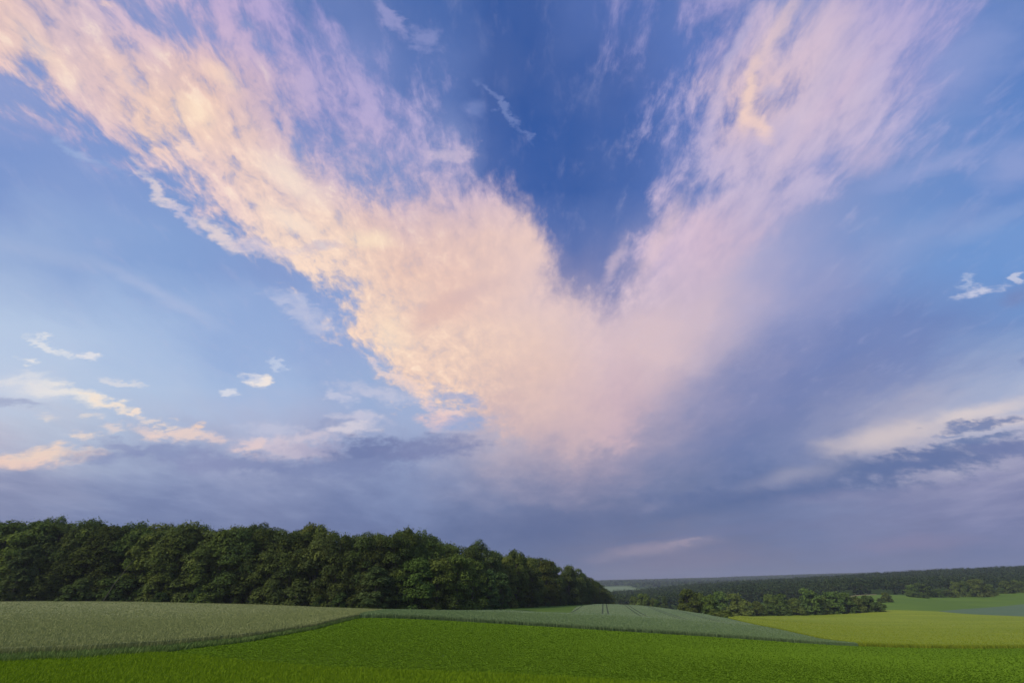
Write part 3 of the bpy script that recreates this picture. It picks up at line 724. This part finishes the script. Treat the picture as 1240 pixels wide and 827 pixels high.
# ------------------------------------------------------------------ trees
def tube(pts, rad, seg=6):
    pts = [Vector(p) for p in pts]; V = []; F = []
    for i, p in enumerate(pts):
        d = (pts[min(i + 1, len(pts) - 1)] - pts[max(i - 1, 0)]).normalized()
        a = d.orthogonal().normalized(); b = d.cross(a)
        for k in range(seg):
            t = 2 * PI * k / seg; V.append(p + (a * math.cos(t) + b * math.sin(t)) * rad[i])
    for i in range(len(pts) - 1):
        for k in range(seg):
            F.append((i * seg + k, i * seg + (k + 1) % seg, (i + 1) * seg + (k + 1) % seg, (i + 1) * seg + k))
    return np.array(V), np.array(F)

def leaf_cards(C, N, size, rng):
    """one small leaf-spray quad per point C facing roughly N"""
    n = len(C)
    N = N / (np.linalg.norm(N, axis=1, keepdims=True) + 1e-9)
    r = rng.normal(size=(n, 3)); t = np.cross(N, r); t /= np.linalg.norm(t, axis=1, keepdims=True) + 1e-9
    b = np.cross(N, t); s = (size * (0.55 + 0.9 * rng.random(n)))[:, None]
    V = np.empty((n, 4, 3)); V[:, 0] = C - t * s; V[:, 1] = C - b * s * .55 + N * s * .12; V[:, 2] = C + t * s; V[:, 3] = C + b * s * .55 - N * s * .1
    return V.reshape(-1, 3), np.arange(n * 4).reshape(n, 4)

def make_tree_meshes(seed, kind, H, Wd, nlobe, per, leaf, lm, low=0.08, flat=0.55, top=1.0):
    rng = np.random.default_rng(seed)
    Cs, Ns, tones = [], [], []
    limbs = []
    ph = rng.random(4) * 6.28
    for i in range(nlobe):
        t = low + (1 - low) * ((i + rng.random()) / nlobe)
        if kind == 'dome':   r = math.sin(min(1.0, (t - low) / (1 - low) * .62 + .30) * PI) ** .6
        elif kind == 'tall': r = math.sin(min(1.0, (t - low) / (1 - low) * .60 + .36) * PI) ** .8
        elif kind == 'cone': r = (1.02 - t) ** .7 * 1.15
        else:                r = math.sqrt(max(0.0, 1 - (t * .98) ** 2.2))
        r = max(r, 0.12) * Wd / 2
        a = rng.random() * 2 * PI
        r *= 0.86 + 0.14 * math.sin(a * 3 + ph[0] + t * 5)
        rr = r * math.sqrt(rng.uniform(0.35, 0.92))
        c = np.array([math.cos(a) * rr, math.sin(a) * rr, H * (t - 0.06)])
        L = Wd * rng.uniform(0.12, 0.22)
        limbs.append(c)
        m = int(per * (L / (Wd * .145)) ** 2)
        d = rng.normal(size=(m, 3)); d /= np.linalg.norm(d, axis=1, keepdims=True)
        d[:, 2] = np.where(d[:, 2] < -0.35, -d[:, 2], d[:, 2])
        rad = L * (0.72 + 0.38 * rng.random(m) ** .6) * (1 + .22 * np.sin(d[:, 0] * 7 + i) * np.cos(d[:, 1] * 6 + 2 * i))
        P = c + d * rad[:, None] * np.array([1, 1, flat])
        sag = (np.hypot(d[:, 0], d[:, 1]) ** 2) * L * .25; P[:, 2] -= sag
        P[:, 2] = np.maximum(P[:, 2], 0.1)
        Cs.append(P); Ns.append(d * .7 + np.array([0, 0, .75]) + rng.normal(size=(m, 3)) * .30)
        tones.append(np.clip(rng.normal(.45, .24) + rng.normal(0, .10, m), 0, 1))
    # stray sprays on the outline
    m = int(nlobe * per * .05); k = rng.integers(0, nlobe, m); base = np.array(limbs)[k]
    d = rng.normal(size=(m, 3)); d /= np.linalg.norm(d, axis=1, keepdims=True); d[:, 2] = np.abs(d[:, 2])
    Cs.append(base + d * Wd * .2 * np.array([1, 1, .8])); Ns.append(d + rng.normal(size=(m, 3)) * .5); tones.append(rng.random(m))
    C = np.concatenate(Cs); N = np.concatenate(Ns); tn = np.repeat(np.concatenate(tones), 4)
    V, F = leaf_cards(C, N, leaf, rng)
    crown = np_mesh(kind + '_crown', V, F, [lm], None, {'tone': tn})
    parts = [tube([(0, 0, -.4), (rng.normal() * .1, 0, H * .25), (rng.normal() * .3, rng.normal() * .3, H * .6), (0, 0, H * .9)], [H * .022, H * .016, H * .010, H * .003])]
    for c in [limbs[i] for i in rng.choice(nlobe, min(12, nlobe), replace=False)]:
        z0 = max(H * .08, c[2] * .55)
        parts.append(tube([(0, 0, z0), (c[0] * .5, c[1] * .5, z0 + (c[2] - z0) * .6), tuple(c)], [H * .007, H * .004, H * .0015], 4))
    v, f, mi, a = merge([(v, f, 0, None) for v, f in parts])
    trunk = np_mesh(kind + '_trunk', v, f, [M_bark], None)
    return crown, trunk

PROTO = {}
def protos(key, n, *args, **kw):
    PROTO[key] = [make_tree_meshes(100 * len(PROTO) + i, *args, **kw) for i in range(n)]
# kind, height, width, lobes, cards per lobe, card size, material   (all built at nominal size, scaled per tree)
protos('beech', 6, 'dome', 25, 15, 46, 300, .31, L_beech, low=.05, flat=.7)
protos('oak', 5, 'dome', 22, 13, 38, 300, .31, L_oak, low=.08, flat=.62)
protos('tallpale', 2, 'tall', 18, 8, 40, 130, .36, L_pale, low=.08, flat=.7)
protos('shrub', 4, 'bush', 6, 7, 26, 110, .28, L_shrub, low=.02)
protos('hedge', 4, 'bush', 10, 9, 34, 110, .42, L_hedge, low=.03, flat=.65)
protos('round', 4, 'dome', 12, 10, 38, 110, .45, L_hedge, low=.06, flat=.65)
protos('clump', 4, 'dome', 15, 11, 34, 240, .28, L_hedge, low=.04, flat=.65)
protos('far', 4, 'dome', 20, 11, 22, 34, 1.0, L_far, low=.1)
NOM = {'beech': (25, 15), 'oak': (22, 13), 'tallpale': (18, 8), 'shrub': (6, 7), 'hedge': (10, 9), 'round': (12, 10), 'far': (20, 11), 'clump': (15, 11)}

def plant(name, key, x, y, h, w, label, cat, group=None, tilt=0.0):
    cr, tr = random.choice(PROTO[key])
    o = link(name, None, None, (x, y, gz(x, y) - 0.05))
    H0, W0 = NOM[key]
    o.scale = (w / W0, w / W0, h / H0); o.rotation_euler = (random.gauss(0, .02), random.gauss(0, .02) + tilt, random.random() * 6.28)
    link('crown', cr, o); link('trunk', tr, o)
    tag(o, label, cat, group)
    return o

# the wood on the left --------------------------------------------
foot = np.array([(-160,726,176),(0,727,174),(150,728,171),(330,732,169),(400,735,165),(464,737,163),(520,737,176),(560,736.5,200),(617,736.5,225),(655,736,250),(695,733,300),(720,731,350),(745,730,420)], float)
tops = np.array([(-160,626),(-40,628),(0,629),(25,624),(45,634),(75,627),(100,631),(125,631),(150,637),(170,631),(200,630),(240,634),(262,637),(290,632),(320,638),(345,636),(370,633),(400,643),(430,645),(455,644),(478,638),(492,648),(500,639),(520,648),(545,656),(560,661),(575,654),(600,664),(640,669),(660,672),(685,682),(700,688),(715,698),(728,708),(742,716)], float)
def foot_at(px): return at(px, np.interp(px, foot[:, 0], foot[:, 1]), float(np.interp(px, foot[:, 0], foot[:, 2])))
zones = [(-200, 60, 'at the far left edge of the photo'), (60, 200, 'left of the leaning grey trunk gap'), (200, 330, 'above the middle of the wheat field'), (330, 450, 'behind the right end of the wheat field'),
         (450, 600, 'rising behind the lower front clump of trees'), (600, 690, 'above the small bright grass wedge'), (690, 800, 'at the tapering right end of the wood')]
def zone(px):
    for a, b, s in zones:
        if a <= px < b: return s
    return zones[-1][2]

def wood_row(depth, step, name, key, rowname, dtop, seed, hmin=0):
    rnd = random.Random(seed)
    px = -150.0
    while px < 744:
        f = foot_at(px)
        nx, ny = f[0], f[1]
        # push into the wood: away from the viewer and left
        x = nx - depth * 0.30 * (px > 450) + rnd.uniform(-1.5, 1.5); y = ny + depth + rnd.uniform(-2, 2)
        if px > 450: x -= depth * .35; y += depth * .1
        q = 620 + (x / y) * 637
        q_ = q if q < 744 else 744
        tp = np.interp(q_, tops[:, 0], tops[:, 1]) + rnd.uniform(-2, 3) + dtop
        top = EYE + slope(tp) * y
        h = top - gz(x, y)
        if h > 6:
            k = key(rnd, px)
            w = min(h, 26) * rnd.uniform(.55, .72)
            if px > 700: w = h * rnd.uniform(.5, .6)
            plant(name, k, x, y, h, w, '%s %s' % (rowname, zone(px)), 'tree', 'trees of the left wood')
        step_m = step * rnd.uniform(.8, 1.2)
        px += step_m / f[1] * 637
pick = lambda r, px: r.choice(['beech', 'beech', 'beech', 'oak', 'oak'])
wood_row(4, 6.6, 'beech_tree', pick, 'tall front-row tree of the wood,', 5, 1)
wood_row(12, 8.5, 'beech_tree', pick, 'second-row tree of the wood,', 3, 2)
wood_row(24, 10, 'beech_tree', pick, 'rear treetop of the wood,', 3, 3)

# lower clump standing forward of the wood
for (px, tp, Y, w, key, lb) in [
    (452,685,160,9,'tallpale','pale grey-green tree standing forward at the left end of the low clump'),
    (480,690,166,9,'clump','small dark tree between the pale tree and the round-topped clump'),
    (500,676,168,13,'clump','round dark green tree leading the low front clump'),
    (528,674,172,14,'clump','broad dark tree in the middle of the low front clump'),
    (552,673,178,13,'clump','yellow-tinged tree near the right of the low front clump'),
    (572,675,184,11,'clump','round olive-green tree at the right of the low front clump'),
    (592,688,188,7,'tallpale','slim light green tree closing the low clump on the right'),
    (606,692,196,8,'tallpale','second slim light green tree closing the low clump'),
    (8,660,165,9,'tallpale','silvery pale-leaved tree at the very left edge of the wood'),
    ]:
    fy = np.interp(px, foot[:, 0], foot[:, 1])
    x = (px - 620) / 637 * Y; y = Y
    h = EYE + slope(tp) * y - gz(x, y)
    plant('wood_edge_tree', key, x, y, h, w, lb, 'tree')

# the tapering end
for (px, tp, Y, w) in [(690,683,300,12),(699,688,315,11),(707,693,325,11),(714,698,335,10),(721,702,348,10),(727,707,360,10),(733,711,372,9),(738,717,385,8)]:
    x = (px - 620) / 637 * Y; h = EYE + slope(tp) * Y - gz(x, Y)
    plant('beech_tree', 'beech', x, Y, h, w * 1.15, 'green tree where the left wood steps down to the barley crest', 'tree', 'trees of the left wood')

# crowns that stand out of the skyline
for (px, tp, w, key, lb) in [
    (18,624,9,'beech','ragged treetop poking highest near the left edge of the wood'),
    (76,627,12,'beech','broad crown on the skyline, second high point from the left'),
    (133,630,12,'beech','rounded skyline crown left of the gap with the leaning trunk'),
    (200,630,15,'beech','wide flat crown on the skyline above the leaning trunk'),
    (266,636,10,'oak','small rounded skyline crown before the middle of the wood'),
    (292,632,9,'beech','narrow high crown on the skyline in the middle of the wood'),
    (352,634,11,'oak','light green crown on the skyline above the middle of the wheat'),
    (374,634,8,'oak','yellowish airy crown on the skyline right of the wood\'s middle'),
    (440,644,11,'beech','high crown left of the two topmost trees on the skyline'),
    (478,637,9,'oak','left one of the two topmost trees on the skyline, yellow-tinged'),
    (500,639,7,'beech','right one of the two topmost trees, dark and narrow'),
    (577,653,9,'beech','dark spiky crown on the falling skyline behind the low clump'),
    (625,664,10,'oak','round crown on the falling skyline past the low clump')]:
    f = foot_at(px); y = f[1] + 7; x = (px - 620) / 637 * y
    h = EYE + slope(tp) * y - gz(x, y)
    plant('skyline_tree', key, x, y, h, w * 1.1, lb, 'tree', 'trees of the left wood')

# shrubs at the foot of the wood
rnd = random.Random(5)
px = -140.0
while px < 735:
    f = foot_at(px); s = rnd.uniform(3.0, 8.5) if rnd.random() < .6 else rnd.uniform(2, 3.5)
    y = f[1] + rnd.uniform(-2.5, 2.0); x = f[0] / f[1] * y
    plant('shrub', 'shrub', x, y, s, s * rnd.uniform(.9, 1.5), 'leafy shrub at the wood\'s foot, %s' % zone(px), 'shrub', 'shrubs along the foot of the wood')
    px += rnd.uniform(3.5, 7.5) / f[1] * 637

# leaning pale trunk in the gap
tr = tube([(0, 0, -.3), (1.6, 0, 5), (3.9, .3, 10.5), (5.6, .5, 14)], [.16, .13, .09, .04])
x0, y0 = (122 - 620) / 637 * 167, 167
o = link('leaning_trunk', np_mesh('leaning_trunk', tr[0], tr[1], [M_bark]), None, (x0, y0, gz(x0, y0)))
tag(o, 'thin grey trunk leaning right in the dark gap of the left wood', 'tree trunk')

# hedgerow and single trees in the hollow: plate x, foot y, top y, distance, width, kind, label
HEDGE = [
 (835,744,713,300,11,'round','upright dark tree at the left end of the hollow hedgerow, beside the barley'),
 (848,743,717,306,8,'round','narrow brownish-green tree second from the barley in the hedgerow'),
 (862,747,720,296,10,'round','light green rounded tree directly above the small bush by the barley'),
 (878,752,738.5,255,9,'hedge','low light green bush where barley meets the yellow field'),
 (866,749,737,262,5,'hedge','tiny bush just left of the low bush by the barley'),
 (874,738,716,420,12,'round','dull green tree behind the light rounded hedgerow tree'),
 (892,742,718,400,13,'round','mid-green bushy tree left of the pale gap in the hedgerow'),
 (905,742,726,395,10,'hedge','low dark bush at the left of the yellow field edge'),
 (918,742,728,402,10,'hedge','low round bush under the dark spreading tree'),
 (934,738,719,430,10,'round','light grey-green tree left of the dark spreading tree'),
 (946,739,719,428,15,'round','dark spreading tree in the middle of the hedgerow'),
 (936,742,730,408,9,'hedge','small dark bush in front of the spreading tree'),
 (950,742,729,410,9,'hedge','round bush in front of the spreading tree, right one'),
 (966,741,724,415,12,'round','dark shrubby tree left of the tallest hedgerow tree'),
 (985,742,713,418,15,'round','tallest tree of the hedgerow, light green rounded top'),
 (1000,742,722,420,10,'hedge','low tree squeezed right of the tallest hedgerow tree'),
 (1012,742,716,424,16,'round','broad brown-green tree right of the tallest hedgerow tree'),
 (1028,742,718,426,13,'round','olive tree in the right half of the hedgerow'),
 (1042,741,722,428,11,'hedge','greyish bushy tree near the right end of the hedgerow'),
 (1055,741,721,430,12,'hedge','sloping grey-green shrub tree near the right end of the hedgerow'),
 (1066,740,729,432,10,'hedge','last low shrub at the right end of the hedgerow'),
 (1075,729,717,520,9,'hedge','small dark tree standing alone right of the hedgerow on the pasture'),
 (1067,729.5,724,515,7,'hedge','low shrub left of the lone pasture tree'),
 (1107,723.5,708,600,13,'round','round tree at the left end of the pasture tree row'),
 (1107,725,715,585,12,'hedge','dark bush below the left tree of the pasture row'),
 (1122,724,706,600,16,'round','dark round tree second in the pasture row'),
 (1120,725.5,718,580,9,'hedge','light green low bush in front of the second pasture tree'),
 (1136,723,713,605,13,'hedge','brownish bushy tree in the pasture row'),
 (1150,722,714,610,13,'hedge','low green hedge bush in the middle of the pasture row'),
 (1162,721,704,620,12,'hedge','pale olive tree left of the biggest pasture tree'),
 (1172,721,703,618,12,'round','tall grey-green tree beside the biggest pasture tree'),
 (1188,720.5,701,615,20,'round','biggest domed tree of the pasture row'),
 (1201,720,707,625,12,'round','sloping right shoulder tree of the pasture row'),
 (1222,719,703,640,15,'hedge','reddish-brown bushy tree near the right edge'),
 (1238,718,702,645,14,'round','dark tree at the right edge above the pasture'),
 (1216,719,711,642,10,'hedge','small bush left of the reddish-brown tree'),
 (768,733,722,470,9,'hedge','pale rounded bush just above the barley crest'),
 (780,735,718,460,12,'round','green tree above the barley crest, left of the slim one'),
 (792,736,724,450,7,'hedge','dark low bush above the barley crest'),
 (806,738,721,440,6,'tallpale','slim light green tree above the barley crest'),
 (797,737,726,445,7,'hedge','small tree left of the slim light tree on the crest'),
]
for (px, fy, tp, Y, w, key, lb) in HEDGE:
    x = (px - 620) / (FPX * CP + (fy - 413.5) * SP) * Y
    g = gz(x, Y); h = max(2.0, EYE + slope(tp) * Y - g)
    plant('hedgerow_tree' if h > 6 else 'bush', key, x, Y, h, w, lb, 'tree' if h > 6 else 'bush', 'trees and bushes along the hedgerows')

# undergrowth joining the hedgerow
rnd = random.Random(9)
for i in range(26):
    px = 882 + i * 7.3; Y = 412 + rnd.uniform(-6, 8) + i * .7
    x = (px - 620) / 640 * Y
    s = rnd.uniform(3.0, 5.5)
    plant('bush', 'hedge', x, Y, s, s * rnd.uniform(1.3, 2.0), 'low leafy bush filling the foot of the hedgerow behind the yellow field', 'bush', 'undergrowth along the hedgerow')

# ------------------------------------------------------------------ far woods
def wood_points(c0, c1, nearY, farY, spacing, seed):
    rng = np.random.default_rng(seed); out = []
    Y = nearY(0) if callable(nearY) else nearY
    y0 = min(nearY(c) for c in np.linspace(c0, c1, 40)); y = y0
    while y < farY:
        x0 = (c0 - 620) / 637 * y; x1 = (c1 - 620) / 637 * y
        n = int((x1 - x0) / spacing)
        xs = x0 + (np.arange(n) + rng.random(n) * .8) * spacing; ys = y + rng.uniform(-.4, .4, n) * spacing
        cc = 620 + xs / ys * 637
        nr = np.array([nearY(c) for c in cc])
        k = ys > nr
        out.append(np.stack([xs[k], ys[k]], -1)); y += spacing * .9
    return np.concatenate(out)

nearR = lambda c: float(np.interp(c, [740, 800, 830, 900, 1000, 1031, 1098, 1240, 1400], [700, 690, 720, 700, 680, 665, 680, 700, 730]))
PR = wood_points(738, 1430, nearR, 1300, 9.0, 31)
order = np.argsort(PR[:, 1] - np.array([nearR(620 + p[0] / p[1] * 637) for p in PR]))
inview = [i for i in order if 745 < 620 + PR[i, 0] / PR[i, 1] * 637 < 1240]
indiv = set(inview[:50])
for i in indiv:
    x, y = PR[i]; c = 620 + x / y * 637
    where = 'behind the barley crest' if c < 830 else ('behind the hollow hedgerow' if c < 1070 else 'above the pasture')
    h = random.uniform(12, 17)
    plant('forest_tree', 'far', x, y, h, h * .62, 'dark tree in the front row of the far wood, %s' % where, 'tree', 'front trees of the far wood')

def mass(name, P, hts, ncard, card, m, seed, label, wk=.55):
    rng = np.random.default_rng(seed); n = len(P); Z = ground_z(P[:, 0], P[:, 1])
    H = hts * (0.8 + 0.4 * rng.random(n)); W = H * wk * (.8 + .4 * rng.random(n))
    d = rng.normal(size=(n, ncard, 3)); d /= np.linalg.norm(d, axis=2, keepdims=True)
    d[..., 2] = np.where(d[..., 2] < -.2, np.abs(d[..., 2]), d[..., 2])
    rad = (.75 + .3 * rng.random((n, ncard)))[..., None]
    C = d * rad * np.stack([W / 2, W / 2, H * .50], -1)[:, None, :]
    C[..., 0] += P[:, 0, None]; C[..., 1] += P[:, 1, None]; C[..., 2] += (Z + H * .48)[:, None]
    N = d + np.array([0, 0, .6]) + rng.normal(size=d.shape) * .35
    V, F = leaf_cards(C.reshape(-1, 3), N.reshape(-1, 3), card, rng)
    tone = np.repeat(np.clip((rng.normal(.5, .25, n)[:, None] + rng.normal(0, .15, (n, ncard))).ravel(), 0, 1), 4)
    o = link(name, np_mesh(name, V, F, [m], None, {'tone': tone}))
    tag(o, label, 'wood', kind='stuff')
rest = np.array([i for i in range(len(PR)) if i not in indiv])
mass('far_woodland', PR[rest], 19, 60, 1.25, L_far, 41, 'dark green wood covering the low ridge on the right')
nearD = lambda c: float(np.interp(c, [700, 762, 775, 808, 830, 1000], [2950, 2950, 2350, 2350, 2200, 2200]))
PD = wood_points(640, 1080, nearD, 4700, 24.0, 33)
mass('distant_woodland', PD, 20, 12, 7.0, L_far, 43, 'bluish distant wooded ridge on the horizon', 1.0)
P3 = wood_points(-200, 700, lambda c: 420.0, 520, 11.0, 35)
print('TREES', len([o for o in bpy.data.objects if o.get('category') in ('tree', 'shrub', 'bush')]), len(PR), len(PD))

# ------------------------------------------------------------------ air
def build_haze():
    z0 = -60.0; z1 = 190.0; x0, x1, y0, y1 = -5500.0, 5500.0, -400.0, 6000.0
    V = [(x, y, z) for z in (z0, z1) for y in (y0, y1) for x in (x0, x1)]
    F = [(0, 2, 3, 1), (4, 5, 7, 6), (0, 1, 5, 4), (2, 6, 7, 3), (0, 4, 6, 2), (1, 3, 7, 5)]
    m = bpy.data.materials.new('haze'); m.use_nodes = True; n = m.node_tree.nodes
    n.remove(n['Principled BSDF']); v = n.new('ShaderNodeVolumePrincipled')
    v.inputs['Color'].default_value = (.80, .87, 1, 1); v.inputs['Density'].default_value = HAZE; v.inputs['Anisotropy'].default_value = 0.1
    m.node_tree.links.new(v.outputs[0], n['Material Output'].inputs['Volume'])
    o = link('haze', np_mesh('haze', V, F, [m])); tag(o, kind='stuff', label='thin blue evening haze filling the valley air', cat='haze')
HAZE = 0.00012
build_haze()
zs = [v.co.z for v in bpy.data.objects['ground'].data.vertices]; print('GZ', min(zs), max(zs))
